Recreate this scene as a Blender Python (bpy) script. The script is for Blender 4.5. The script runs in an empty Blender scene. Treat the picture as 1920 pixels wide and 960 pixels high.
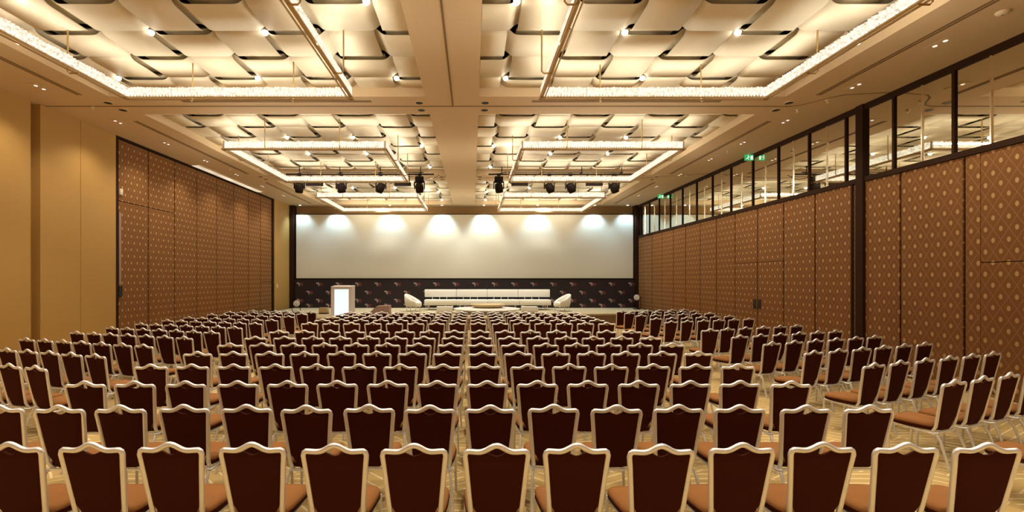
import bpy, math, random
from mathutils import Vector, Matrix
R = math.radians
random.seed(7)
col = bpy.context.scene.collection
sc = bpy.context.scene

# ------------------------------------------------------------------ room numbers (metres)
XL, XR, ZC = -10.0, 9.05, 6.10          # left wall, right wall, soffit height
YB, YF = -5.5, 26.05                    # wall behind the camera, far wall
CAMZ = 2.05
BEAM = (-1.05, 0.14)                    # centre beam
COFX = ((-8.05, BEAM[0]), (BEAM[1], 6.93))
COFY = ((-4.0, 2.7), (3.7, 10.4), (11.5, 18.2), (19.3, 25.3))

# ------------------------------------------------------------------ materials
def nodes(name):
    m = bpy.data.materials.new(name); m.use_nodes = True
    nt = m.node_tree
    return m, nt, nt.nodes['Principled BSDF']

def plain(name, colr, rough=.6, metal=0., noise=0., scale=20., spec=.3, bump=0., coords='Object'):
    m, nt, p = nodes(name)
    p.inputs['Base Color'].default_value = (*colr, 1)
    p.inputs['Roughness'].default_value = rough
    p.inputs['Metallic'].default_value = metal
    p.inputs['Specular IOR Level'].default_value = spec
    if noise or bump:
        tc = nt.nodes.new('ShaderNodeTexCoord')
        n = nt.nodes.new('ShaderNodeTexNoise'); n.inputs['Scale'].default_value = scale; n.inputs['Detail'].default_value = 3
        nt.links.new(tc.outputs[coords], n.inputs['Vector'])
        if noise:
            r = nt.nodes.new('ShaderNodeMix'); r.data_type = 'RGBA'
            r.inputs[6].default_value = (*[c*(1-noise) for c in colr], 1)
            r.inputs[7].default_value = (*[min(1, c*(1+noise)) for c in colr], 1)
            nt.links.new(n.outputs['Fac'], r.inputs[0]); nt.links.new(r.outputs[2], p.inputs['Base Color'])
        if bump:
            b = nt.nodes.new('ShaderNodeBump'); b.inputs['Strength'].default_value = bump; b.inputs['Distance'].default_value = .01
            nt.links.new(n.outputs['Fac'], b.inputs['Height']); nt.links.new(b.outputs['Normal'], p.inputs['Normal'])
    return m

def glow(name, colr, strength, base=(.8, .8, .8), vary=0., scale=8.):
    m, nt, p = nodes(name)
    p.inputs['Base Color'].default_value = (*base, 1)
    p.inputs['Emission Color'].default_value = (*colr, 1)
    p.inputs['Emission Strength'].default_value = strength
    p.inputs['Roughness'].default_value = .2
    if vary:
        tc = nt.nodes.new('ShaderNodeTexCoord')
        n = nt.nodes.new('ShaderNodeTexNoise'); n.inputs['Scale'].default_value = scale; n.inputs['Detail'].default_value = 2
        nt.links.new(tc.outputs['Object'], n.inputs['Vector'])
        mr = nt.nodes.new('ShaderNodeMapRange')
        mr.inputs[1].default_value = .3; mr.inputs[2].default_value = .7
        mr.inputs[3].default_value = strength*(1-vary); mr.inputs[4].default_value = strength*(1+vary)
        nt.links.new(n.outputs['Fac'], mr.inputs[0]); nt.links.new(mr.outputs[0], p.inputs['Emission Strength'])
    return m

class G:
    """tiny maths-node helper"""
    def __init__(s, nt): s.nt = nt
    def m(s, op, a, b=None, c=None):
        n = s.nt.nodes.new('ShaderNodeMath'); n.operation = op
        for i, v in enumerate((a, b, c)):
            if v is None: continue
            if isinstance(v, (int, float)): n.inputs[i].default_value = v
            else: s.nt.links.new(v, n.inputs[i])
        return n.outputs[0]
    def mix(s, f, a, b):
        n = s.nt.nodes.new('ShaderNodeMix'); n.data_type = 'RGBA'
        for i, v in ((0, f), (6, a), (7, b)):
            if isinstance(v, tuple): n.inputs[i].default_value = (*v, 1)
            elif isinstance(v, (int, float)): n.inputs[i].default_value = v
            else: s.nt.links.new(v, n.inputs[i])
        return n.outputs[2]
    def xyz(s):
        g = s.nt.nodes.new('ShaderNodeNewGeometry'); sp = s.nt.nodes.new('ShaderNodeSeparateXYZ')
        s.nt.links.new(g.outputs['Position'], sp.inputs[0]); return sp.outputs
    def near(s, a, off):             # distance of a to the nearest integer+off
        f = s.m('FRACT', s.m('SUBTRACT', a, off - .5))
        return s.m('ABSOLUTE', s.m('SUBTRACT', f, .5))

def patterned_fabric():
    m, nt, p = nodes('patterned_wall_fabric'); g = G(nt); o = g.xyz()
    u = g.m('MULTIPLY', o[1], 1/.24); v = g.m('MULTIPLY', o[2], 1/.39)
    a = g.m('ADD', u, v); b = g.m('SUBTRACT', u, v)
    da, db = g.near(a, 0), g.near(b, 0)
    sg = lambda q: g.m('SUBTRACT', g.m('FRACT', g.m('ADD', q, .5)), .5)
    fa, fb = sg(a), sg(b)
    e1 = g.m('MULTIPLY', g.m('ADD', fa, fb), .12/.029); e2 = g.m('MULTIPLY', g.m('SUBTRACT', fa, fb), .195/.044)
    d2 = g.m('ADD', g.m('MULTIPLY', e1, e1), g.m('MULTIPLY', e2, e2))
    dot = g.m('LESS_THAN', d2, 1.)
    line = g.m('LESS_THAN', g.m('MINIMUM', g.near(a, .5), g.near(b, .5)), .032)
    base = (.19, .080, .022)
    c = g.mix(g.m('MULTIPLY', line, .48), base, (.36, .19, .085))
    c = g.mix(g.m('MULTIPLY', dot, .9), c, (.47, .285, .125))
    nt.links.new(c, p.inputs['Base Color']); p.inputs['Roughness'].default_value = .75
    p.inputs['Specular IOR Level'].default_value = .2
    return m

def carpet_mat():
    m, nt, p = nodes('patterned_carpet'); g = G(nt); o = g.xyz()
    x, y = o[0], o[1]
    cx = g.m('FLOOR', g.m('MULTIPLY', x, 1/.62)); cy = g.m('FLOOR', g.m('MULTIPLY', y, 1/.5))
    par = g.m('MODULO', g.m('ABSOLUTE', g.m('ADD', cx, g.m('MULTIPLY', cy, 2))), 3)
    s1 = g.near(g.m('MULTIPLY', y, 9.), .5)
    s2 = g.near(g.m('ADD', g.m('MULTIPLY', x, 5.), g.m('MULTIPLY', y, 5.)), .5)
    s3 = g.near(g.m('SUBTRACT', g.m('MULTIPLY', x, 4.), g.m('MULTIPLY', y, 7.)), .5)
    l1 = g.m('MULTIPLY', g.m('LESS_THAN', s1, .1), g.m('LESS_THAN', par, .5))
    l2 = g.m('MULTIPLY', g.m('LESS_THAN', s2, .08), g.m('COMPARE', par, 1, .3))
    l3 = g.m('MULTIPLY', g.m('LESS_THAN', s3, .08), g.m('GREATER_THAN', par, 1.5))
    ln = g.m('MINIMUM', g.m('ADD', g.m('ADD', l1, l2), l3), 1.)
    n = nt.nodes.new('ShaderNodeTexNoise'); n.inputs['Scale'].default_value = 1.7
    gg = nt.nodes.new('ShaderNodeNewGeometry'); nt.links.new(gg.outputs['Position'], n.inputs['Vector'])
    base = g.mix(n.outputs['Fac'], (.40, .265, .095), (.56, .39, .165))
    c = g.mix(g.m('MULTIPLY', ln, .75), base, (.78, .62, .36))
    nt.links.new(c, p.inputs['Base Color']); p.inputs['Roughness'].default_value = .95
    p.inputs['Specular IOR Level'].default_value = .1
    return m

def wall_fabric():
    m, nt, p = nodes('golden_wall_covering'); g = G(nt)
    gg = nt.nodes.new('ShaderNodeNewGeometry')
    mp = nt.nodes.new('ShaderNodeMapping'); mp.inputs['Scale'].default_value = (3, 3, 60)
    n = nt.nodes.new('ShaderNodeTexNoise'); n.inputs['Scale'].default_value = .8; n.inputs['Detail'].default_value = 4
    nt.links.new(gg.outputs['Position'], mp.inputs[0]); nt.links.new(mp.outputs[0], n.inputs['Vector'])
    nt.links.new(g.mix(n.outputs['Fac'], (.43, .245, .068), (.50, .295, .086)), p.inputs['Base Color'])
    p.inputs['Roughness'].default_value = .6; p.inputs['Specular IOR Level'].default_value = .25
    return m

def chrome_mirror(name, c, r):
    return plain(name, c, r, 1.0)

M = dict(
    soffit=plain('beige_ceiling_paint', (.67, .51, .32), .8),
    weave=plain('cream_woven_panel', (.80, .71, .54), .55, noise=.05, scale=1.5),
    plenum=plain('dark_void_paint', (.02, .014, .01), .9),
    dark=plain('dark_bronze_trim', (.032, .0135, .006), .7, spec=.08),
    slot=plain('brown_slot', (.22, .14, .07), .8),
    hole=plain('black_recess', (.008, .006, .005), .6),
    fabric=patterned_fabric(), carpet=carpet_mat(), gold=wall_fabric(),
    mirror=chrome_mirror('mirror_glass', (.86, .83, .69), .015),
    bevel=chrome_mirror('bevelled_mirror_edge', (.9, .84, .70), .12),
    screen=plain('white_projection_fabric', (.72, .67, .55), .9),
    backwall=plain('brown_far_wall', (.30, .17, .06), .8),
    banner=plain('black_printed_vinyl', (.022, .014, .017), .5),
    logo_pale=plain('logo_pale_print', (.30, .26, .25), .7),
    logo_red=plain('logo_red_print', (.15, .035, .04), .7),
    stage=plain('beige_stage_carpet', (.44, .36, .22), .95, noise=.1, scale=30),
    skirt=plain('brown_stage_skirt', (.20, .12, .065), .9),
    seat=plain('rust_brown_upholstery', (.285, .118, .036), .85, noise=.12, scale=60, spec=.15),
    back=plain('shaded_brown_upholstery', (.052, .0095, .004), .8, noise=.15, scale=60, spec=.08),  # same cloth as the seat, with its shaded tone painted in
    metal=plain('satin_silver_tube', (.84, .84, .85), .40, .66),
    gilt=plain('champagne_metal', (.62, .47, .27), .55, .2),
    rod=plain('brass_rod', (.52, .36, .15), .4, .6),
    black=plain('black_metal', (.011, .006, .004), .7, spec=.1),
    grey=plain('grey_plastic', (.35, .33, .32), .5),
    white=plain('white_leather', (.82, .80, .74), .4),
    whitetop=plain('white_lacquer', (.84, .83, .80), .25),
    tan=plain('tan_wood', (.48, .35, .17), .6),
    frost=plain('frosted_lilac_acrylic', (.74, .69, .72), .4),
    wedge=plain('brown_grille_paint', (.34, .22, .19), .7),
    boxgrey=plain('beige_speaker_paint', (.36, .28, .17), .7),
    disc=plain('pale_lens', (.55, .52, .48), .3),
    plate=plain('black_door_plate', (.012, .008, .005), .35),
    crystal=glow('lit_crystal', (1, .96, .84), .60, base=(.7, .68, .62), vary=.62, scale=24.),
    bulb=glow('lit_bulb', (1, .93, .78), 9.),
    coolbulb=glow('cool_white_bulb', (.85, 1., 1.), 30.),
    dlamp=glow('downlight_lens', (1, .90, .84), .9),
    led=glow('white_light_panel', (.70, .97, 1.), .88, base=(.5, .6, .6)),
    tube=glow('warm_light_diffuser', (1, .88, .66), .6, vary=.4, scale=1.2),
    green=glow('green_exit_face', (.02, .55, .16), .55, base=(.02, .3, .1)),
    sgnw=glow('white_exit_symbol', (.8, 1., .85), .8),
    plastic=plain('cream_plastic', (.72, .58, .40), .5),
)

# ------------------------------------------------------------------ mesh builder
class MB:
    def __init__(s): s.v, s.f, s.sm = [], [], []
    def add(s, vs, fs, smooth=False):
        k = len(s.v); s.v += [tuple(p) for p in vs]
        for f in fs: s.f.append(tuple(i+k for i in f)); s.sm.append(smooth)
        return s
    def box(s, x0, x1, y0, y1, z0, z1):
        vs = [(x, y, z) for z in (z0, z1) for y in (y0, y1) for x in (x0, x1)]
        return s.add(vs, [(0, 2, 3, 1), (4, 5, 7, 6), (0, 1, 5, 4), (2, 6, 7, 3), (0, 4, 6, 2), (1, 3, 7, 5)])
    def rbox(s, x0, x1, y0, y1, z0, z1, r=.02, n=3):
        """box with rounded vertical edges and softened top and bottom"""
        def ring(ins, z):
            out = []
            for cx, cy, a0 in ((x1-r, y1-r, 0), (x0+r, y1-r, 90), (x0+r, y0+r, 180), (x1-r, y0+r, 270)):
                for i in range(n+1):
                    a = R(a0 + 90*i/n); out.append((cx+(r-ins)*math.cos(a), cy+(r-ins)*math.sin(a), z))
            return out
        q = r*.45
        rings = [ring(q, z0), ring(0, z0+q), ring(0, z1-q), ring(q, z1)]
        return s.loft(rings, closed=True, caps=True)
    def loft(s, rings, closed=True, caps=True, smooth=True):
        n = len(rings[0]); vs = [p for r in rings for p in r]; fs = []
        for i in range(len(rings)-1):
            for j in range(n if closed else n-1):
                k = (j+1) % n
                fs.append((i*n+j, i*n+k, (i+1)*n+k, (i+1)*n+j))
        s.add(vs, fs, smooth)
        if caps: s.add(rings[0], [tuple(range(n))[::-1]]); s.add(rings[-1], [tuple(range(n))])
        return s
    def tube(s, pts, rx, ry=None, n=8, closed=False, up=(0, 0, 1), smooth=True, square=False):
        ry = ry or rx; pts = [Vector(p) for p in pts]; rings = []; N = len(pts)
        for i, p in enumerate(pts):
            a = pts[(i-1) % N] if (closed or i > 0) else p; b = pts[(i+1) % N] if (closed or i < N-1) else p
            t = (b-a).normalized(); u = Vector(up)
            if abs(t.dot(u)) > .98: u = Vector((0, 1, 0))
            sd = t.cross(u).normalized(); w = sd.cross(t).normalized()
            if square: cs = [(-1, -1), (1, -1), (1, 1), (-1, 1)]
            else: cs = [(math.cos(2*math.pi*k/n), math.sin(2*math.pi*k/n)) for k in range(n)]
            rings.append([tuple(p + sd*(rx*c) + w*(ry*d)) for c, d in cs])
        if closed: rings.append(rings[0])
        return s.loft(rings, True, not closed, smooth and not square)
    def prism(s, poly, axis, a, b):
        """extrude polygon (list of 2-tuples) along axis from a to b"""
        def P(q, t): return {'x': (t, q[0], q[1]), 'y': (q[0], t, q[1]), 'z': (q[0], q[1], t)}[axis]
        n = len(poly); vs = [P(q, a) for q in poly] + [P(q, b) for q in poly]
        fs = [tuple(range(n))[::-1], tuple(range(n, 2*n))] + [(i, (i+1) % n, n+(i+1) % n, n+i) for i in range(n)]
        return s.add(vs, fs)
    def cyl(s, x, y, z0, z1, r0, r1=None, n=24, smooth=True):
        r1 = r0 if r1 is None else r1
        return s.loft([[(x+r*math.cos(2*math.pi*i/n), y+r*math.sin(2*math.pi*i/n), z) for i in range(n)] for r, z in ((r0, z0), (r1, z1))], True, True, smooth)
    def lathe(s, prof, x=0, y=0, n=32, caps=True):
        return s.loft([[(x+r*math.cos(2*math.pi*i/n), y+r*math.sin(2*math.pi*i/n), z) for i in range(n)] for r, z in prof], True, caps)
    def ball(s, x, y, z, r, n=10):
        return s.loft([[(x+r*math.sin(t)*math.cos(2*math.pi*i/n), y+r*math.sin(t)*math.sin(2*math.pi*i/n), z-r*math.cos(t)) for i in range(n)] for t in [math.pi*(k+.02)/6.04 for k in range(7)]])
    def mesh(s, name, mat):
        me = bpy.data.meshes.new(name); me.from_pydata(s.v, [], s.f); me.materials.append(mat)
        for p, f in zip(me.polygons, s.sm): p.use_smooth = f
        import bmesh
        bm = bmesh.new(); bm.from_mesh(me); bmesh.ops.recalc_face_normals(bm, faces=bm.faces); bm.to_mesh(me); bm.free()
        me.update(); return me
    def build(s, name, mat, parent=None, loc=None, label=None, recalc=True):
        o = bpy.data.objects.new(name, s.mesh(name, mat)); col.objects.link(o)
        if parent: o.parent = parent
        if loc: o.location = loc
        if label: o['label'] = label
        return o

def tag(o, label, cat, group=None):
    o['label'] = label; o['category'] = cat
    if group: o['group'] = group
    return o
def thing(name, loc, label, cat, group=None, rz=0):
    o = bpy.data.objects.new(name, None); col.objects.link(o)
    o.location = loc; o.rotation_euler.z = rz; o.empty_display_size = .1
    return tag(o, label, cat, group)
def struct(o): o['kind'] = 'structure'; return o
def copy_tree(o, parent=None):
    c = o.copy(); col.objects.link(c); c.parent = parent
    for ch in o.children: copy_tree(ch, c)
    return c
ORD = 'zeroth first second third fourth fifth sixth seventh eighth ninth tenth eleventh twelfth thirteenth fourteenth fifteenth'.split()

# ------------------------------------------------------------------ shell
struct(MB().box(XL-.3, XR+.3, YB-.2, YF+.3, -.2, 0).build('floor', M['carpet']))
# ceiling: soffit grid with eight coffers
xs = [XL-.3, COFX[0][0], COFX[0][1], COFX[1][0], COFX[1][1], XR+.3]
ys = [YB-.2] + [v for c in COFY for v in c] + [YF+.3]
b = MB(); ZT = 6.75
for i in range(len(xs)-1):
    for j in range(len(ys)-1):
        if i in (1, 3) and j % 2 == 1: continue
        b.box(xs[i], xs[i+1], ys[j], ys[j+1], ZC, ZT)
ceiling = struct(b.build('ceiling', M['soffit']))
MB().box(XL-.3, XR+.3, YB-.2, YF+.3, ZT, ZT+.1).build('plenum', M['plenum'], ceiling)
def slot(x0, x1, y0, y1):
    bb = MB()
    if x1-x0 < y1-y0:
        bb.box(x0, x0+.045, y0, y1, ZC-.006, ZC+.01).box(x0+.07, x0+.115, y0, y1, ZC-.006, ZC+.01)
    else:
        bb.box(x0, x1, y0, y0+.035, ZC-.006, ZC+.01).box(x0, x1, y0+.06, y0+.095, ZC-.006, ZC+.01)
    bb.build('air_slot', M['slot'], ceiling)
for y0, y1 in ((4.2, 10.3), (12.0, 18.0), (19.6, 25.0)):
    slot(-8.68, -8.55, y0, y1); slot(7.53, 7.66, y0, y1)
for yy in (10.62, 18.42):
    slot(-6.6, -2.3, yy, yy+.1); slot(1.35, 5.64, yy, yy+.1)
# partition tracks let into the soffit
b = MB().box(XL+.02, XR-1.6, 10.955, 10.99, ZC-.008, ZC+.01).box(-.475, -.44, YB, 10.955, ZC-.008, ZC+.01)
b.build('partition_track', M['slot'], ceiling)
b = MB()
pts = [(7.45, 10.97), (7.62, 10.90), (7.78, 10.72), (7.95, 10.45), (8.15, 10.30), (XR, 10.15)]
b.tube([(x, y, ZC-.002) for x, y in pts], .018, .008, n=4)
b.build('partition_track', M['slot'], ceiling)
b = MB().tube([(-7.9, 18.72, ZC-.002), (-1.3, 18.72, ZC-.002), (-1.1, 18.62, ZC-.002), (-1.05, 18.3, ZC-.002)], .016, .008, n=4)
b.tube([(.14, 18.3, ZC-.002), (.2, 18.62, ZC-.002), (.4, 18.72, ZC-.002), (6.9, 18.72, ZC-.002), (7.3, 18.5, ZC-.002), (XR, 17.9, ZC-.002)], .016, .008, n=4)
b.build('partition_track', M['slot'], ceiling)

# woven coffer panels: real basket weave of strips
PX, AMP, ZW = .975, .062, 6.36
def wave(t):
    return math.tanh(5.*math.cos(t))
def weave(cx, cy, x0, y0, py, phase):
    """strips along x and y; node (x0,y0) is a cell corner, phase fixes which strip is lower in the cell that starts there"""
    root = bpy.data.objects.new('ceiling_panel', None); col.objects.link(root); root['kind'] = 'structure'
    ia, ib = math.floor((cx[0]-x0)/PX+.02), math.ceil((cx[1]-x0)/PX-.02)
    ja, jb = math.floor((cy[0]-y0)/py+.02), math.ceil((cy[1]-y0)/py-.02)
    T = .014
    for j in range(ja, jb):                 # strips running along x
        yc, hw = y0+(j+.5)*py, py*.415
        a, e = max(cy[0]+.005, yc-hw), min(cy[1]-.005, yc+hw)
        if e-a < .1: continue
        n = 24*(ib-ia); vs = []; rings = []
        for k in range(n+1):
            x = x0+(ia+(ib-ia)*k/n)*PX
            if x < cx[0]-1e-6 or x > cx[1]+1e-6: continue
            i = (x-x0)/PX-.5
            z = ZW - AMP*wave(math.pi*(i+j+phase))
            rings.append([(x, a, z), (x, e, z), (x, e, z+T), (x, a, z+T)])
        MB().loft(rings, True, True).build('woven_strip', M['weave'], root)
    for i in range(ia, ib):                 # strips running along y
        xc, hw = x0+(i+.5)*PX, PX*.415
        a, e = max(cx[0]+.005, xc-hw), min(cx[1]-.005, xc+hw)
        if e-a < .1: continue
        n = 24*(jb-ja); rings = []
        for k in range(n+1):
            y = y0+(ja+(jb-ja)*k/n)*py
            if y < cy[0]-1e-6 or y > cy[1]+1e-6: continue
            j = (y-y0)/py-.5
            z = ZW + AMP*wave(math.pi*(i+j+phase))
            rings.append([(a, y, z), (e, y, z), (e, y, z+T), (a, y, z+T)])
        MB().loft(rings, True, True).build('woven_strip', M['weave'], root)
weave(COFX[0], COFY[0], -5.52, 8.10-.92*9, .92, 1); weave(COFX[1], COFY[0], 2.63, 8.10-.92*9, .92, 1)
weave(COFX[0], COFY[1], -5.52, 8.10, .92, 0); weave(COFX[1], COFY[1], 2.63, 8.10, .92, 0)
weave(COFX[0], COFY[2], -4.55, 13.12, .94, 0); weave(COFX[1], COFY[2], 1.655, 13.12, .94, 0)
weave(COFX[0], COFY[3], -4.55, 20.9, .94, 0); weave(COFX[1], COFY[3], 1.655, 20.9, .94, 0)

# walls --------------------------------------------------------------
wl = struct(MB().box(XL-.25, XL, YB-.2, 10.62, 0, ZC).build('wall_left', M['gold']))
MB().box(XL-.25, XL-.20, 10.62, 10.86, 0, ZC).build('wall_groove', M['gold'], wl)
MB().box(XL-.25, XL, 10.86, 11.97, 0, ZC).box(XL-.25, XL, 11.982, 13.16, 0, ZC).build('wall_section', M['gold'], wl)
MB().box(XL-.25, XL, 23.62, YF+.2, 0, ZC).build('wall_section', M['gold'], wl)
MB().box(XL-.25, XL-.10, 13.15, 23.62, 0, ZC).build('partition_backing', M['dark'], wl)
MB().box(XL-.1, XL+.004, 13.16, 13.26, 0, ZC).build('door_jamb', M['dark'], wl)
MB().box(XL-.1, XL+.012, 23.44, 23.64, 0, ZC).build('door_jamb', M['dark'], wl)
MB().box(XL-.1, XL+.005, 13.26, 23.44, ZC-.06, ZC).build('head_rail', M['dark'], wl)
LS = [13.27, 14.52, 15.80, 17.08, 18.40, 19.70, 21.0, 22.2, 23.43]
for k in range(8):
    a, e = LS[k]+.022, LS[k+1]-.022
    cuts = {0: [0, 4.28, ZC-.07], 1: [0, 4.28, ZC-.07], 7: [0, 1.93, 3.95, ZC-.07]}.get(k, [0, ZC-.07])
    for q in range(len(cuts)-1):
        MB().box(XL-.1, XL-.03, a, e, cuts[q]+.012, cuts[q+1]-.012).build('wall_panel', M['fabric'], wl)
MB().box(XL-.03, XL-.01, 13.30, 13.37, 1.9, 3.95).build('edge_strip', M['wedge'], wl)
MB().box(XL-.03, XL-.005, 13.29, 13.42, 1.55, 1.86).build('lock_plate', M['plate'], wl)
MB().rbox(-.035, .035, -.06, .06, 0, .18, .01).build('wall_bracket', M['plastic'], wl, (XL-.02, 13.36, 4.45))

wr = struct(MB().box(XR+.03, XR+.25, YB-.2, YF+.2, 0, ZC).build('wall_right', M['dark']))
RS = [-2.6, -1.34, -.09, 1.17, 2.43, 3.68, 4.92, 6.15, 7.39, 8.64, 9.93, 10.83]
RS2 = [11.0, 11.17, 12.40, 13.66, 14.90, 16.18, 17.42, 18.65, 19.93, 21.15, 22.40, 23.65, 24.87, 25.2, YF]
ZR = 4.30
DOORS = {13.66: ('door_1', 14.90-.0), 14.90: ('door_2', 16.18), 7.39: ('door_3', 8.64)}
def rpanel(a, e, z0, z1):
    MB().box(XR, XR+.04, a, e, z0, z1).build('wall_panel', M['fabric'], wr)
for S in (RS, RS2):
    for k in range(len(S)-1):
        a, e = S[k]+.026, S[k+1]-.026
        if S[k] in DOORS and S[k] > 10:
            rpanel(a, e, 2.60, ZR)
            d = struct(MB().box(XR-.004, XR+.04, a, e, .01, 2.585).build(DOORS[S[k]][0], M['fabric']))
            py = e-.17 if S[k] < 14 else a+.04
            py = a+.04 if S[k] > 14 else e-.17
            MB().box(XR-.012, XR-.003, py, py+.15, 1.12, 1.42).build('push_plate', M['plate'], d)
            MB().tube([(XR-.012, py+.075, 1.18), (XR-.05, py+.075, 1.2), (XR-.05, py+.075, 1.34), (XR-.012, py+.075, 1.36)], .009).build('pull_handle', M['plate'], d)
        elif S[k] in DOORS:
            rpanel(a+.95, e, .01, ZR); rpanel(a, a+.94, 2.36, ZR)
            d = struct(MB().box(XR-.004, XR+.04, a, a+.94, .01, 2.345).build('door_3', M['fabric']))
        else:
            rpanel(a, e, .01, ZR)
MB().box(XR-.03, XR+.05, YB, YF, 4.31, 4.42).build('picture_rail', M['dark'], wr)
MB().box(XR-.02, XR+.05, YB, YF, ZC-.13, ZC-.001).build('ceiling_trim', M['dark'], wr)
MB().box(XR-.06, XR+.05, 10.82, 11.02, 0, ZC-.001).build('wall_post', M['dark'], wr)
MB().box(XR-.035, XR+.05, 11.14, 11.19, 0, ZR).build('wall_post', M['dark'], wr)
MUL = [7.57, 8.83, 10.09, 10.92, 11.38, 12.63, 13.90, 15.17, 16.45, 17.72, 18.97, 20.25, 21.5, 22.78, 24.03, 25.3]
for k, y in enumerate(MUL):
    if y == 10.92: continue
    MB().box(XR-.012, XR+.05, y-.028, y+.028, 4.42, ZC-.13).build('mullion', M['dark'], wr)
for k in range(len(MUL)-1):
    a, e = MUL[k]+.04, MUL[k+1]-.04
    if MUL[k] == 10.92: a = 11.02
    if MUL[k+1] == 10.92: e = 10.82
    if e-a > .9:
        m_ = (a+e)/2
        for p, q in ((a, m_-.03), (m_+.03, e)):
            MB().box(XR+.02, XR+.032, p, q, 4.42, ZC-.13).build('mirror_pane', M['mirror'], wr)
        MB().prism([(XR+.025, m_-.035), (XR-.004, m_-.012), (XR-.004, m_+.012), (XR+.025, m_+.035)], 'z', 4.42, ZC-.13).build('bevelled_strip', M['bevel'], wr)
    else:
        MB().box(XR+.02, XR+.032, a, e, 4.42, ZC-.13).build('mirror_pane', M['mirror'], wr)
for y0, y1 in ((YB, MUL[0]-.04), (MUL[-1]+.04, YF)):
    MB().box(XR+.02, XR+.032, y0, y1, 4.42, ZC-.13).build('mirror_pane', M['mirror'], wr)
wf = struct(MB().box(XL-.25, XR+.25, YF, YF+.25, 0, ZC).build('wall_front', M['backwall']))
MB().box(XL, -9.76, 25.6, YF, 0, ZC).build('wall_pier', M['dark'], wf)
MB().box(8.88, XR, 25.55, YF, 0, ZC).build('wall_pier', M['dark'], wf)
struct(MB().box(XL-.25, XR+.25, YB-.25, YB, 0, ZC).build('wall_back', M['gold']))

# ------------------------------------------------------------------ crystal ring lights
def ring_light(cx, cy, W, L, label):
    t = thing('crystal_chandelier', (cx, cy, 5.60), label, 'chandelier', 'rectangular crystal ring lights in the ceiling coffers')
    hw, hl = W/2, L/2
    for (x0, y0, x1, y1) in ((-hw, -hl, hw, -hl), (-hw, hl, hw, hl), (-hw, -hl, -hw, hl), (hw, -hl, hw, hl)):
        d = Vector((x1-x0, y1-y0, 0)); ln = d.length; d.normalize(); nrm = Vector((-d.y, d.x, 0))
        n = int(ln/.062); bb = MB()
        for k in range(n):
            c = Vector((x0, y0, 0)) + d*((k+.5)*ln/n)
            h = .185 + random.uniform(-.008, .012); w = .030
            q = [c+d*w, c+nrm*w, c-d*w, c-nrm*w]
            top = [(p.x, p.y, h) for p in q]; bot = [(p.x, p.y, .05) for p in q]
            bb.loft([bot, top], True, True, False)
            q2 = [c+d*.022, c+nrm*.034, c-d*.022, c-nrm*.034]
            bb.loft([[(p.x, p.y, .018) for p in q2], [(p.x, p.y, .044) for p in q2]], True, True, False)
        bb.build('crystal_strand', M['crystal'], t)
        e0 = Vector((x0, y0, 0)) - d*.05; e1 = Vector((x1, y1, 0)) + d*.05
        fb = MB()
        fb.tube([(e0.x, e0.y, -.004), (e1.x, e1.y, -.004)], .024, .008, square=True)
        fb.tube([(e0.x+nrm.x*.05, e0.y+nrm.y*.05, -.03), (e1.x+nrm.x*.05, e1.y+nrm.y*.05, -.03)], .008, .012, square=True)
        fb.tube([(e0.x-nrm.x*.05, e0.y-nrm.y*.05, -.03), (e1.x-nrm.x*.05, e1.y-nrm.y*.05, -.03)], .008, .012, square=True)
        fb.build('frame_rail', M['gilt'], t)
    for sx, sy in ((-1, -1), (1, -1), (1, 1), (-1, 1)):
        MB().box(sx*hw-.016, sx*hw+.016, sy*hl-.016, sy*hl+.016, -.02, .2).build('corner_post', M['gilt'], t)
    for q in (-1, 1):
        for (px, py, ox, oy) in ((q*1.0, -hl, 0, -.17), (q*1.0, hl, 0, .17), (-hw, q*1.0, -.17, 0), (hw, q*1.0, .17, 0)):
            MB().tube([(px+ox, py+oy, .78), (px+ox, py+oy, .0), (px+ox*.8, py+oy*.8, -.035), (px, py, -.035)], .014, n=6).build('hanging_rod', M['rod'], t)
    for (px, py, sx, sy, rz) in ((0, -hl, W, .04, 0), (0, hl, W, .04, 0), (-hw, 0, L, .04, 90), (hw, 0, L, .04, 90)):  # unseen area lights added along the ring to brighten weave and soffit
        l = bpy.data.lights.new('added_ring_fill', 'AREA'); l.shape = 'RECTANGLE'; l.size = sx; l.size_y = sy; l.energy = UP; l.color = (1, .93, .77)
        o = bpy.data.objects.new('added_ring_fill', l); col.objects.link(o); o.location = (cx+px, cy+py, 5.60+.215); o.rotation_euler = (R(180), 0, R(rz))
        l = bpy.data.lights.new('added_ring_fill', 'AREA'); l.shape = 'RECTANGLE'; l.size = sx; l.size_y = .03; l.energy = OUT; l.color = (1, .91, .74)
        o = bpy.data.objects.new('added_ring_fill', l); col.objects.link(o)
        d = Vector((px, py, 0)).normalized()
        o.location = Vector((cx+px, cy+py, 5.71)) + d*.05
        o.rotation_euler = d.to_track_quat('-Z', 'Z').to_euler()
    return t
UP, OUT = 15, 31
for ry, dist in ((7.0, 'nearest'), (14.85, 'middle'), (22.4, 'farthest')):
    for rx, side in ((-4.55, 'left'), (3.53, 'right')):
        ring_light(rx, ry, 4.36, 4.28, f'{dist} of the three lit crystal ring chandeliers {side} of the centre beam')

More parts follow.
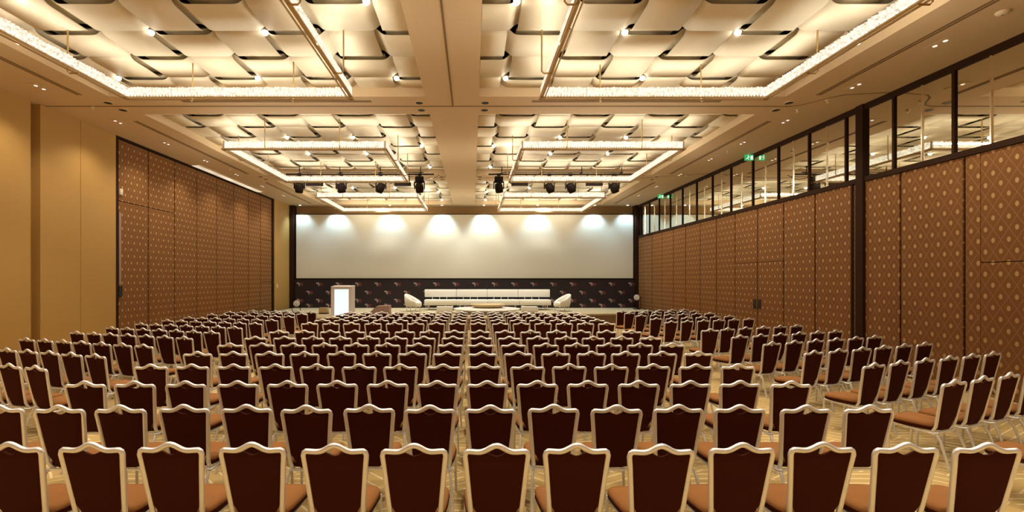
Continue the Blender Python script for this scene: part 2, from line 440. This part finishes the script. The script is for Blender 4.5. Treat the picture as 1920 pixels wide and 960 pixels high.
# ------------------------------------------------------------------ small spotlights in the weave
def spot(loc, power, size, blend=.6, colr=(1, .90, .72), rot=(0, 0, 0), rad=.06):
    l = bpy.data.lights.new('spot_beam', 'SPOT'); l.energy = power; l.spot_size = R(size); l.spot_blend = blend
    l.color = colr; l.shadow_soft_size = rad
    o = bpy.data.objects.new('spot_beam', l); o.location = loc; o.rotation_euler = rot; col.objects.link(o); return o
WARM = (1, .90, .72)
SP = []
for xx, rows in (('left', [[(-5.55, 8.10), (-3.58, 8.10), (-1.63, 7.2)], [(-7.5, 9.94), (-4.55, 9.94), (-1.61, 9.94)]]),
                 ('right', [[(.68, 7.2), (2.63, 8.10), (4.58, 8.10)], [(.70, 9.94), (3.60, 9.94)]])):
    SP.append((f'nearest {xx}', rows))
SP.append(('middle left', [[(-5.56, 14.08), (-3.59, 14.08), (-1.62, 14.98)], [(-5.56, 15.9), (-3.59, 15.9), (-1.62, 17.8)]]))
SP.append(('middle right', [[(2.62, 14.08), (4.6, 14.08), (.68, 14.98)], [(2.64, 15.9), (4.58, 15.9), (.68, 17.8)]]))
SP.append(('farthest left', [[(-5.57, 21.84), (-3.6, 21.84), (-1.65, 22.78)], [(-4.7, 24.3), (-1.64, 25.1)]]))
SP.append(('farthest right', [[(2.64, 21.84), (4.6, 21.84), (.69, 22.78)], [(3.73, 24.3), (.69, 25.1)]]))
proto = None
def spot_fixture(x, y, label):
    global proto
    if proto is None:
        proto = thing('spotlight', (x, y, 6.30), label, 'spotlight', 'small spotlights in the woven ceiling')
        MB().cyl(0, 0, .03, .16, .05, .045, 14).build('housing', M['gilt'], proto)
        MB().cyl(0, 0, .16, .46, .012, n=6).build('stem', M['gilt'], proto)
        MB().ball(0, 0, .015, .055, 12).build('bulb', M['bulb'], proto, label='glowing bulb')
        return proto
    c = copy_tree(proto); c.location = (x, y, 6.30); c['label'] = label; return c
for nm, rows in SP:
    for ri, row in enumerate(rows):
        for k, (x, y) in enumerate(sorted(row)):
            spot_fixture(x, y, f'tiny lit spotlight, {ORD[k+1]} from left in {("nearer", "farther")[ri]} row of {nm} woven coffer')
            spot((x, y, 6.20), 240, 84, .6, WARM)
# unseen fill spots added around and behind the camera, without fixtures
for x in (-7, -4.5, -2, 1.2, 3.5, 6):
    for y in (-2.8, -.5, 1.8, 4.2):
        spot((x, y, 6.15), 240, 84, .6, WARM)

# soffit downlights (two small lamps on a plate) along both side walls
dp = None
def downlight(x, y, label, grp):
    global dp
    if dp is None:
        dp = thing('downlight', (x, y, ZC), label, 'downlight', grp)
        MB().rbox(-.11, .11, -.2, .2, -.012, .002, .02).build('trim_plate', M['soffit'], dp)
        for q in (-.09, .09):
            MB().cyl(0, q, -.02, -.011, .032, n=14).build('lamp', M['dlamp'], dp, label='lit lamp')
        return dp
    c = copy_tree(dp); c.location = (x, y, ZC); c['label'] = label; c['group'] = grp; return c
for k, y in enumerate((8.03, 9.8, 12.0, 13.9, 15.8, 18.1, 20.4, 22.6)):
    downlight(8.0, y, f'{ORD[k+1]} nearest twin lamp downlight in the ceiling border by the mirrors', 'twin lamp downlights')
    spot((8.0, y, ZC-.04), 120, 120, .8, WARM)
for k, y in enumerate((9.87, 12.04, 13.95, 16.0, 18.1, 20.3, 22.6)):
    downlight(-9.1, y, f'{ORD[k+1]} nearest twin lamp downlight in the ceiling border along the golden wall', 'twin lamp downlights')
    spot((-9.1, y, ZC-.04), 120, 120, .8, WARM)
for y in (-2, 1, 4, 7):
    spot((8.0, y, ZC-.04), 120, 120, .8, WARM); spot((-9.1, y, ZC-.04), 120, 120, .8, WARM)

# unlit round recesses in pairs on the cross beams
rp = None
def recess(x, y, label):
    global rp
    if rp is None:
        rp = thing('recessed_downlight', (x, y, ZC), label, 'light', 'unlit round recessed lights on the cross beams')
        MB().lathe([(.105, .0), (.105, -.012), (.085, -.012), (.085, .0)], n=24, caps=False).build('trim_ring', M['soffit'], rp)
        MB().cyl(0, 0, -.009, -.003, .086, n=24).build('dark_lens', M['hole'], rp)
        return rp
    c = copy_tree(rp); c.location = (x, y, ZC); c['label'] = label; return c
for yy, bn in ((10.75, 'nearer'), (18.5, 'farther')):
    for x, pn in ((-8.35, 'beside the golden wall'), (-1.22, 'left of centre beam'), (.29, 'right of centre beam'), (7.25, 'beside the mirror wall')):
        for q, en in ((0, 'near'), (.46, 'far')):
            recess(x, yy+q, f'unlit black recess light, {en} of pair, {bn} cross beam, {pn}')

# ceiling bits: smoke detectors and sprinklers
dt = thing('smoke_detector', (8.02, 7.1, ZC), 'round cream smoke detector on the ceiling border near the biggest mirror', 'smoke detector')
MB().lathe([(.085, .002), (.085, -.015), (.06, -.04), (.03, -.05), (.004, -.05)], n=24).build('body', M['plastic'], dt)
MB().cyl(0, 0, -.054, -.049, .02, n=12).build('sensor', M['grey'], dt)
spk = None
for k, (x, y, w) in enumerate(((8.02, 10.6, 'before the dark post of the mirror wall'), (7.75, 11.2, 'after the dark post of the mirror wall'), (8.05, 14.8, 'between the third and fourth mirror bays'), (8.28, 18.2, 'above the exit sign stretch of the mirror wall'), (-8.9, 11.0, 'next to the golden wall groove'), (-8.9, 17.2, 'above the patterned partition'))):
    lb = f'small ceiling sprinkler head {w}'
    if spk is None:
        spk = thing('sprinkler_head', (x, y, ZC), lb, 'sprinkler', 'ceiling sprinklers')
        MB().lathe([(.045, .001), (.045, -.01), (.02, -.015), (.012, -.05)], n=14).build('escutcheon', M['plastic'], spk)
        MB().cyl(0, 0, -.062, -.054, .028, n=14).cyl(0, 0, -.054, -.03, .005, n=6).build('deflector', M['metal'], spk)
    else:
        c = copy_tree(spk); c.location = (x, y, ZC); c['label'] = lb
# linear light fitting over the left partition
t = thing('linear_ceiling_light', (-9.78, 19.05, ZC), 'long glowing strip light in the ceiling edge over the left patterned partition', 'strip light')
MB().box(-.16, .16, -2.6, 2.6, -.03, .002).build('housing', M['soffit'], t)
MB().box(-.11, .11, -2.5, 2.5, -.045, -.03).build('diffuser', M['tube'], t, label='lit diffuser')

# exit signs beside the mirrors
for k, (x, y, w) in enumerate(((8.86, 15.04, 'nearer'), (8.86, 22.1, 'farther'))):
    t = thing('exit_sign', (x, y, ZC), f'{w} of two small green exit signs hanging under the ceiling at the mirrors', 'exit sign', 'green exit signs at the mirror wall')
    MB().rbox(-.14, .14, -.02, .02, -.24, -.05, .008).build('sign_body', M['green'], t)
    MB().cyl(0, 0, -.06, 0, .012, n=8).build('stem', M['metal'], t)
    g = MB()
    def q(pts): g.prism(pts, 'y', -.0235, -.0195)
    n = 10
    q([(-.045+.016*math.cos(2*math.pi*i/n), -.085+.016*math.sin(2*math.pi*i/n)) for i in range(n)])
    q([(-.075, -.165), (-.035, -.105), (-.015, -.115), (-.045, -.175)])
    q([(-.045, -.17), (-.06, -.175), (-.02, -.215), (.0, -.205)]); q([(-.075, -.165), (-.06, -.18), (-.10, -.205), (-.115, -.195)])
    q([(-.03, -.115), (-.02, -.105), (.02, -.14), (.01, -.15)])
    q([(.04, -.09), (.11, -.09), (.11, -.215), (.04, -.215)])
    g.build('running_figure', M['sgnw'], t, label='white running figure and doorway symbol')

# wall switch at the far end of the left wall
t = thing('wall_switch', (XL+.002, 24.0, 1.62), 'small white switch plate on the golden wall just past the partition', 'switch')
MB().box(-.002, .012, -.07, .07, 0, .2).build('plate', M['plastic'], t); MB().box(.012, .02, -.03, .03, .06, .14).build('rocker', M['white'], t)

# ------------------------------------------------------------------ lighting rigs
heads = {'left': [(-6.5, .12), (-4.93, -.05), (-3.44, .3), (-1.99, 0)], 'right': [(.985, -.1), (2.88, -.3), (3.68, -.3), (5.31, -.25)]}
bars = {'left': [-5.93, -2.62], 'right': [1.77, 4.57]}
YP, ZP = 17.62, 6.0
mh = bp = None
for side, (x0, x1) in (('left', (-7.0, -1.45)), ('right', (.6, 6.1))):
    t = thing('lighting_pipe', (0, YP, ZP), f'dark horizontal pipe carrying stage lights under the {side} middle coffer', 'lighting pipe', 'stage lighting pipes')
    MB().tube([(x0, 0, 0), (x1, 0, 0)], .028).tube([(x0+.6, .12, .1), (x1-.4, .12, .1)], .016, n=6).build('pipe', M['black'], t)
    for k in range(4):
        xx = x0+.5+(x1-x0-1)*k/3
        MB().tube([(xx, 0, 0), (xx, 0, .28)], .016, n=6).tube([(xx-.09, .0, .02), (xx+.09, .12, .1)], .014, n=6).build('hanger', M['black'], t)
    for k in range(3):
        xx = x0+.9+(x1-x0-1.6)*k/2
        MB().tube([(xx+.9*s_, .03, -.02-.17*math.sin(math.pi*s_)) for s_ in [i/10 for i in range(11)]], .01, n=5).build('cable', M['black'], t)
    for k, (x, tilt) in enumerate(heads[side]):
        lb = f'{ORD[k+1]} from left of the black stage lights hanging under the {side} pipe'
        if mh is None:
            mh = thing('hanging_stage_light', (x, YP, ZP), lb, 'stage light', 'hanging black stage lights')
            MB().rbox(-.16, .16, -.13, .13, -.27, -.1, .03).build('base', M['black'], mh)
            MB().tube([(0, 0, -.1), (0, 0, .03)], .03).box(-.07, .07, -.03, .03, -.06, .03).build('clamp', M['black'], mh)
            y = MB().box(-.2, .2, -.04, .04, -.32, -.27).box(-.2, -.165, -.05, .05, -.55, -.30).box(.165, .2, -.05, .05, -.55, -.30)
            y.build('yoke', M['black'], mh)
            h = MB().lathe([(.02, .14), (.12, .13), (.15, .03), (.155, -.10), (.135, -.22), (.1, -.22)], n=18).build('head', M['black'], mh, (0, 0, -.47))
            MB().cyl(0, 0, -.225, -.218, .098, n=18).build('lens', M['grey'], h, label='glass lens')
            root = mh
        else:
            root = copy_tree(mh); root.location = (x, YP, ZP); root['label'] = lb
        for ch in root.children:
            if ch.name.startswith('head'): ch.rotation_euler = (R(18), tilt*1.6, 0)
    for k, x in enumerate(bars[side]):
        lb = f'{("left", "right")[k]} one of two flat black light bars under the {side} stage pipe'
        if bp is None:
            bp = thing('hanging_light_bar', (x, YP, 5.66), lb, 'light bar', 'flat black light bars')
            MB().rbox(-.31, .31, -.07, .07, -.1, .03, .02).build('casing', M['black'], bp)
            for q in (-.25, .25): MB().box(q-.015, q+.015, -.02, .02, .03, .37).build('bracket', M['black'], bp)
            MB().box(-.28, .28, -.05, .05, -.106, -.1).build('lens_strip', M['grey'], bp)
        else:
            c = copy_tree(bp); c.location = (x, YP, 5.66); c['label'] = lb

# ------------------------------------------------------------------ stage end
YS = 25.72
t = thing('projection_screen', (0, YS, 0), 'huge blank white projection screen filling the far wall', 'projection screen')
MB().box(-9.66, 8.80, 0, .02, 2.12, 5.60).build('screen_fabric', M['screen'], t)
MB().box(-9.70, 8.85, -.015, .03, 5.60, 5.64).box(-9.70, 8.85, -.015, .03, 2.08, 2.12).box(-9.70, -9.66, -.015, .03, 2.12, 5.60).box(8.80, 8.85, -.015, .03, 2.12, 5.60).build('screen_frame', M['dark'], t)

stg = thing('stage_platform', (0, 0, 0), 'low beige carpeted stage platform across the far end of the hall', 'stage')
poly = [(-9.72, 25.95), (8.85, 25.95), (8.85, 21.6), (4.9, 21.0), (4.5, 19.0), (-6.6, 19.0), (-7.0, 20.6), (-9.72, 20.9)]
MB().prism(poly, 'z', .44, .50).build('deck', M['stage'], stg)
MB().prism([(x*.999, y if y > 25 else y+.03) for x, y in poly], 'z', 0, .44).build('skirt', M['skirt'], stg)

bn = thing('press_backdrop', (0, YS-.1, .5), 'dark backdrop banner printed with rows of small logos below the screen', 'backdrop')
MB().box(-9.7, 8.85, 0, .03, .0, 1.56).build('banner_sheet', M['banner'], bn)
MB().box(-9.7, 8.85, -.01, .035, 1.555, 1.585).build('top_rail', M['black'], bn)
AF = [(-.19, .09), (-.13, .11), (-.05, .10), (-.03, .075), (.0, .03), (.03, .03), (.0, -.02), (-.015, -.05), (-.03, -.10), (-.055, -.11), (-.075, -.05), (-.08, .0), (-.13, .015), (-.18, .04)]
pal, red = MB(), MB()
for r, (z, off) in enumerate(((1.285, 0.), (.83, .53), (.39, 0.), (-.05+.06, .53))):
    n = 18 if off == 0 else 17
    for k in range(n):
        x = -9.42 + off + k*1.065
        z0 = max(z, .12)
        pal.prism([(x+a, z0+c) for a, c in AF], 'y', -.004, 0)
        for (a, bq, c, d) in ((.0, .16, .03, .085), (.02, .19, -.035, .02), (.01, .16, -.09, -.045)):
            red.box(x+a+.005, x+bq, -.004, 0, z0+c, z0+d)
lp = pal.build('logo_print', M['logo_pale'], bn, label='pale map shaped logos'); lp['kind'] = 'stuff'
lr = red.build('logo_print', M['logo_red'], bn, label='red lettering blocks beside the pale logos'); lr['kind'] = 'stuff'

# lectern
t = thing('lectern', (-5.45, 19.62, .5), 'glowing white lectern with pale frame on the stage left of the sofa', 'lectern')
MB().box(-.43, -.29, -.12, .42, 0, 1.23).box(.30, .43, -.12, .42, 0, 1.23).box(-.29, .30, -.12, .42, 1.14, 1.23).build('frame', M['frost'], t)
MB().box(-.29, .30, -.1, .3, .0, 1.14).build('light_panel', M['led'], t, label='bright white lit front')
MB().prism([(-.16, 1.23), (.46, 1.23), (.46, 1.30), (-.16, 1.25)], 'x', -.43, .43).build('reading_top', M['frost'], t)
for q in (-1, 1):
    mc = MB().tube([(q*.33, .2, 1.25), (q*.34, .15, 1.42), (q*.28, .08, 1.52), (q*.2, .0, 1.55)], .007, n=6).build('microphone', M['black'], t)
    MB().ball(q*.19, -.01, 1.55, .018).build('microphone_tip', M['black'], mc)

# sofa
t = thing('sofa', (.765, 24.0, .5), 'long white modular sofa with low back in the middle of the stage', 'sofa')
W = 6.40; n = 4
for k in range(n):
    x0 = -W/2+k*W/n; x1 = x0+W/n
    MB().rbox(x0+.004, x1-.004, -.42, .45, .25, .52, .05, 4).build('seat_cushion', M['white'], t)
    MB().rbox(x0+.004-(.06 if k == 0 else 0), x1-.004+(.06 if k == 3 else 0), .36, .60, .64, 1.03, .04, 4).build('backrest', M['white'], t)
    for q in (.22, .45, .68):
        MB().box(x0+q*W/n-.015, x0+q*W/n+.015, .42, .46, .50, .68).build('back_post', M['metal'], t)
    for q in (.12, .88):
        for yy in (-.32, .34):
            MB().tube([(x0+q*W/n, yy, 0), (x0+q*W/n, yy, .26)], .02).build('leg', M['metal'], t)

# two tub armchairs
def armchair(x, y, rz, label):
    t = thing('armchair', (x, y, .5), label, 'armchair', 'white tub armchairs on the stage', rz)
    # tub shell: arc of wall, high at the back and sloping to the front
    pr = MB(); N = 20; rings = []
    for i in range(N+1):
        a = R(-35 + 250*i/N); ca, sa = math.cos(a), math.sin(a)
        h = .36 + .46*max(0, (1+math.sin(a))/2)**1.1
        ro, ri = .43, .33
        rings.append([(ro*.88*ca, ro*.88*sa, .24), (ro*1.0*ca, ro*1.0*sa, .45), (ro*1.04*ca, ro*1.04*sa, h), ((ro-.03)*ca, (ro-.03)*sa, h+.03), (ri*ca, ri*sa, h-.01), (ri*ca, ri*sa, .28)])
    pr.loft(rings, True, True).build('shell', M['white'], t)
    MB().lathe([(.02, .22), (.33, .22), (.37, .27), (.37, .41), (.33, .45), (.02, .46)], 0, -.03).build('seat_cushion', M['white'], t)
    for q in ((-.25, -.22), (.25, -.22), (-.22, .25), (.22, .25)):
        MB().tube([(q[0]*1.1, q[1]*1.1, .004), (q[0], q[1], .25)], .014).build('leg', M['metal'], t)
armchair(-2.89, 22.98, R(75), 'white tub armchair at the left end of the long sofa')
armchair(4.37, 22.98, R(-75), 'white tub armchair at the right end of the long sofa')

t = thing('coffee_table', (.66, 21.9, .5), 'large round white low table in front of the sofa', 'table')
MB().lathe([(.05, .14), (1.49, .14), (1.53, .17), (1.53, .19), (1.49, .21), (.05, .21)], n=64).build('tabletop', M['whitetop'], t)
MB().cyl(0, 0, 0, .14, 1.1, 1.1, 48).build('plinth', M['whitetop'], t)
t = tag(MB().lathe([(.03, 0), (.64, 0), (.84, .15), (.82, .165), (.62, .03), (.03, .025)], n=40).build('tray', M['tan'], None, (.74, 22.4, .711)), 'shallow round tan wooden bowl on the white stage table', 'bowl')
for x, lb in ((-1.28, 'small white cube stool at the left edge of the round stage table'), (2.62, 'small white cube stool at the right edge of the round stage table')):
    t = thing('cube_stool', (x, 21.6, .5), lb, 'stool', 'white cube stools')
    MB().rbox(-.36, .36, -.3, .3, .03, .26, .03).build('body', M['boxgrey'] if False else M['whitetop'], t)
    MB().rbox(-.37, .37, -.31, .31, .26, .30, .03).build('top_pad', M['white'], t)
    MB().box(-.32, .32, -.26, .26, 0, .03).build('base', M['tan'], t)

# stage wedge monitor, small speaker, two floor lamps
t = thing('stage_monitor', (-4.12, 20.9, .5), 'brown wedge shaped stage monitor lying between lectern and sofa', 'speaker')
MB().prism([(-.5, 0), (.45, 0), (.45, .40), (-.08, .38)], 'y', -.28, .28).build('cabinet', M['wedge'], t)
MB().add([(-.49, -.25, .02), (-.49, .25, .02), (-.09, .25, .385), (-.09, -.25, .385), (-.475, -.25, .0), (-.475, .25, .0), (-.07, .25, .37), (-.07, -.25, .37)], [(0, 1, 2, 3), (4, 7, 6, 5), (0, 4, 5, 1), (1, 5, 6, 2), (2, 6, 7, 3), (3, 7, 4, 0)]).build('grille', M['black'], t)
t = thing('floor_speaker', (-6.72, 21.2, .5), 'small beige speaker box on the stage left of the lectern', 'speaker')
MB().rbox(-.2, .2, -.12, .14, .03, .28, .03).build('cabinet', M['boxgrey'], t)
MB().box(-.19, .19, -.13, .15, 0, .035).build('base', M['black'], t)
MB().box(-.17, .17, -.128, -.12, .06, .25).build('grille', M['tan'], t)
for x, y, lb, rz in ((-8.3, 22.1, 'round faced stage lamp on the stage by the golden wall corner', .5), (8.55, 24.4, 'round faced stage lamp on the stage by the mirror wall corner', -.5)):
    zt = .42 if x < 0 else .62
    t = thing('floor_lamp', (x, y, .5), lb, 'stage lamp', 'round faced stage lamps', rz)
    MB().box(-.16, .16, -.12, .12, 0, .04).build('base', M['black'], t)
    MB().tube([(-.18, .02, .03), (-.18, .02, zt)], .015).tube([(.18, .02, .03), (.18, .02, zt)], .015).build('yoke', M['black'], t)
    hd = MB().loft([[(r*math.cos(2*math.pi*i/20), yy, zt+r*math.sin(2*math.pi*i/20)) for i in range(20)] for r, yy in ((.08, .2), (.15, .12), (.165, -.08), (.15, -.09))]).build('lamp_head', M['black'], t)
    MB().loft([[(r*math.cos(2*math.pi*i/20), yy, zt+r*math.sin(2*math.pi*i/20)) for i in range(20)] for r, yy in ((.15, -.088), (.14, -.1), (.05, -.105))]).build('lens', M['disc'], hd, label='pale round lens')

# wall washers over the screen
ww = None
for k, x in enumerate((-9.35, -7.40, -4.48, -1.66, .61, 3.53, 6.62, 8.41)):
    lb = f'{ORD[k+1]} from left of the small wall washer lamps over the white screen'
    if ww is None:
        ww = thing('wall_washer', (x, 25.43, ZC), lb, 'spotlight', 'wall washers over the screen')
        MB().lathe([(.07, .001), (.07, -.02), (.055, -.03), (.02, -.03)], n=16).build('trim', M['plastic'], ww)
        MB().cyl(0, 0, -.036, -.031, .045, n=16).build('lens', M['coolbulb'], ww)
    else:
        c = copy_tree(ww); c.location = (x, 25.43, ZC); c['label'] = lb
    spot((x, 25.38, ZC-.06), 270 if k not in (0, 7) else 190, 100, .75, (.50, .79, 1.), (R(2), 0, 0), .03)

# ------------------------------------------------------------------ chairs
def lerp(a, b, t): return a+(b-a)*t
LEAN = .17           # back leans this far per metre of height
def backpt(u, z, dy=0):   # point on the plane of the back
    return (u, -.19 - LEAN*(z-.45) + dy, z)
HT = .915            # centre line of the top rail at its corners
def top_z(u):
    return HT - .006*math.exp(-((abs(u)-.11)/.05)**2) + .040*math.exp(-(u/.062)**2)
def halfw(z): return lerp(.166, .209, (z-.44)/(HT-.44))
def chair_parts(full=True):
    P = {}
    ns = 22 if full else 10
    # back frame: one continuous flat tube
    pts = [backpt(-.155, .37, .03), backpt(-halfw(.44), .44)]
    for z in ((.56, .70, .82) if full else (.68,)): pts.append(backpt(-halfw(z), z))
    pts += [backpt(-.2075, HT-.03), backpt(-.201, HT-.009), backpt(-.188, HT)]
    for k in range(ns+1):
        u = lerp(-.172, .172, k/ns); pts.append(backpt(u, top_z(u)))
    pts += [backpt(.188, HT), backpt(.201, HT-.009), backpt(.2075, HT-.03)]
    for z in ((.82, .70, .56) if full else (.68,)): pts.append(backpt(halfw(z), z))
    pts += [backpt(halfw(.44), .44), backpt(.155, .37, .03)]
    fr = MB().tube(pts, .019, .0155, n=8 if full else 5, up=(0, 1, -.0))
    # padded panel with scooped hand hole at the top and clipped lower corners
    us = [lerp(-1, 1, k/(20 if full else 10)) for k in range(21 if full else 11)]
    def low(s): return .392 + .135*max(0, (abs(s)-.5)/.5)**1.25
    def high(s):
        u = s*.19
        return (HT - .004) - .032*math.exp(-(u/.05)**2)
    rows = 6 if full else 3
    front, rear = [], []
    for k in range(rows+1):
        t_ = k/rows; fr_, re_ = [], []
        for s in us:
            z = lerp(low(s), high(s), t_)
            u = s*(halfw(z)-.012)
            edge = max(abs(s)**6, abs(2*t_-1)**6)
            fr_.append(backpt(u, z, .03*(1-.55*edge))); re_.append(backpt(u, z, -.014*(1-.7*edge)))
        front.append(fr_); rear.append(re_)
    pn = MB()
    nu = len(us)
    def grid(rws, flip):
        vs = [p for r in rws for p in r]; fs = []
        for i in range(rows):
            for j in range(nu-1):
                f = (i*nu+j, i*nu+j+1, (i+1)*nu+j+1, (i+1)*nu+j); fs.append(f[::-1] if flip else f)
        pn.add(vs, fs, True)
    grid(front, False); grid(rear, True)
    loop = lambda rws: rws[0] + [r[-1] for r in rws[1:]] + rws[-1][::-1][1:] + [r[0] for r in rws[::-1][1:-1]]
    pn.loft([loop(front), loop(rear)], True, False)
    # seat cushion: rounded, wider at the front, domed
    def outline(sc_, z, dome=0):
        out = []
        N = 28 if full else 14
        for i in range(N):
            a = 2*math.pi*i/N; c, s = math.cos(a), math.sin(a)
            e = .42
            x = math.copysign(abs(c)**e, c); y = math.copysign(abs(s)**e, s)
            w = lerp(.195, .232, (y+1)/2)
            out.append((x*w*sc_, .034+y*.216*sc_, z))
        return out
    seat = MB().loft([outline(.99, .433), outline(1., .445), outline(.955, .468), outline(.7, .48), outline(.25, .484)])
    shaded_side = MB().loft([outline(.93, .392), outline(1., .408), outline(1.004, .434)])  # lower half of the cushion, side shade put into a darker colour
    legs = []
    for s in (-1, 1):
        f = [(s*.205, .215, .405), (s*.208, .222, .38), (s*.213, .235, 0)]
        r_ = [(s*.172, -.20, .36), (s*.18, -.235, .30), (s*.2, -.33, 0)]
        legs += [MB().tube(f, .0135, n=7 if full else 5), MB().tube(r_, .0135, n=7 if full else 5)]
    rail = MB()
    for s in (-1, 1):
        rail.tube([(s*.206, .225, .392), (s*.2, .16, .388), (s*.176, -.17, .362), (s*.160, -.21, .375)], .0125, n=6 if full else 4)
    rail.box(-.17, .17, -.2, -.18, .368, .385).box(-.2, .2, .18, .2, .372, .39)
    return fr, pn, seat, legs, rail, shaded_side
fr, pn, seat, legs, rail, shaded_side = chair_parts(True)
near = thing('banquet_chair', (0, 0, -50), 'x', 'chair')
seat.build('seat', M['seat'], near, label='rust brown padded seat'); shaded_side.build('shaded_seat_side', M['back'], near, label='lower seat side with shade painted in dark maroon'); pn.build('backrest', M['back'], near)
fr.build('back_frame', M['metal'], near, label='silver tube frame'); rail.build('seat_frame', M['metal'], near)
for l in legs: l.build('leg', M['metal'], near)
fr, pn, seat, legs, rail, shaded_side = chair_parts(False)
far = thing('banquet_chair', (0, 0, -50), 'x', 'chair')
seat.build('seat', M['seat'], far); shaded_side.build('shaded_seat_side', M['back'], far); pn.build('backrest', M['back'], far)
for l in legs: fr.add(l.v, l.f, True)
fr.add(rail.v, rail.f, False); fr.build('frame', M['metal'], far, label='silver tube frame')
used = {'near': False, 'far': False}
def put_chair(x, y, rz, label, group, lod):
    src = near if lod == 'near' else far
    if used[lod]: c = copy_tree(src)
    else: c = src; used[lod] = True
    c.location = (x, y, 0); c.rotation_euler.z = rz; c['label'] = label; c['group'] = group
BK = .19 + LEAN*(HT-.45)         # distance of the top rail behind the chair's origin
rng = random.Random(3)
ROWD = [3.09, 4.06, 5.03, 6.03, 7.08, 8.02, 8.98, 10.06, 11.93, 12.90, 13.88, 14.90, 15.85]
for r, D in enumerate(ROWD):
    ks = list(range(-6, 7)) if r == 0 else list(range(-8, 7))
    for i, k in enumerate(ks):
        x = .157+((.539, .533)[r] if r < 2 else .537)*k*(1 if k < 0 else 0)+.543*max(k, 0) + rng.uniform(-.012, .012); y = D + BK + rng.uniform(-.015, .015)
        if r == 0: y += .022*abs(k)*.3
        put_chair(x, y, rng.uniform(-.02, .02), f'brown banquet chair, {ORD[i+1]} from left in {ORD[r+1]} nearest row of middle block',
                  'banquet chairs of the middle block', 'near' if r < 8 else 'far')
def side_block(rows, x0, ang, pitch, sgn, name, lodn):
    for r, (D, n) in enumerate(rows):
        for k in range(n):
            # (x,y) of the near top corner of the back, then to the chair origin
            X = x0 + sgn*pitch*k*math.cos(ang); Y = D + pitch*k*math.sin(ang)
            rz = sgn*ang + rng.uniform(-.03, .03)
            if name == 'right' and r == 6 and k == 0: rz *= .35
            lx, ly = sgn*(-.209), -BK          # local position of that corner
            ox = X - (lx*math.cos(rz)-ly*math.sin(rz)); oy = Y - (lx*math.sin(rz)+ly*math.cos(rz))
            put_chair(ox, oy, rz, f'brown banquet chair, {ORD[k+1]} from the aisle in {ORD[r+1]} nearest angled row at {name}',
                      f'banquet chairs of the angled {name} block', 'near' if r < lodn else 'far')
side_block([(4.0, 1), (5.03, 4), (6.05, 6), (7.12, 6), (8.13, 6), (9.12, 6), (10.33, 6), (12.3, 6), (13.3, 6), (14.5, 6), (15.55, 6), (16.4, 6)], 5.04, R(20), .555, 1, 'right', 7)
side_block([(5.87, 3), (6.81, 6), (7.82, 7), (8.93, 7), (9.88, 7), (10.85, 7), (11.87, 7), (12.85, 7), (14.05, 7), (15.15, 7), (16.0, 6)], -5.33, R(17.5), .489, -1, 'left', 6)

# ------------------------------------------------------------------ world, camera, view
w = bpy.data.worlds.new('room_ambient'); sc.world = w; w.use_nodes = True
w.node_tree.nodes['Background'].inputs[0].default_value = (.02, .015, .01, 1)
cam = bpy.data.cameras.new('camera'); co = bpy.data.objects.new('camera', cam); col.objects.link(co)
co.location = (0, 0, CAMZ); co.rotation_euler = (R(90), 0, 0)
cam.sensor_width = 36; cam.lens = 36*880/1920; cam.shift_x = 74/1920; cam.shift_y = 44/1920
cam.clip_start = .05; cam.clip_end = 200
sc.camera = co
sc.view_settings.view_transform = 'Standard'; sc.view_settings.look = 'None'
sc.view_settings.exposure = 0.14; sc.view_settings.gamma = 1; sc.view_settings.use_curve_mapping = False
try:
    sc.cycles.use_denoising = True
    sc.cycles.max_bounces = 8; sc.cycles.diffuse_bounces = 4; sc.cycles.glossy_bounces = 4
    sc.cycles.sample_clamp_indirect = 4; sc.cycles.use_light_tree = True
    sc.cycles.caustics_reflective = False; sc.cycles.caustics_refractive = False
except Exception: pass
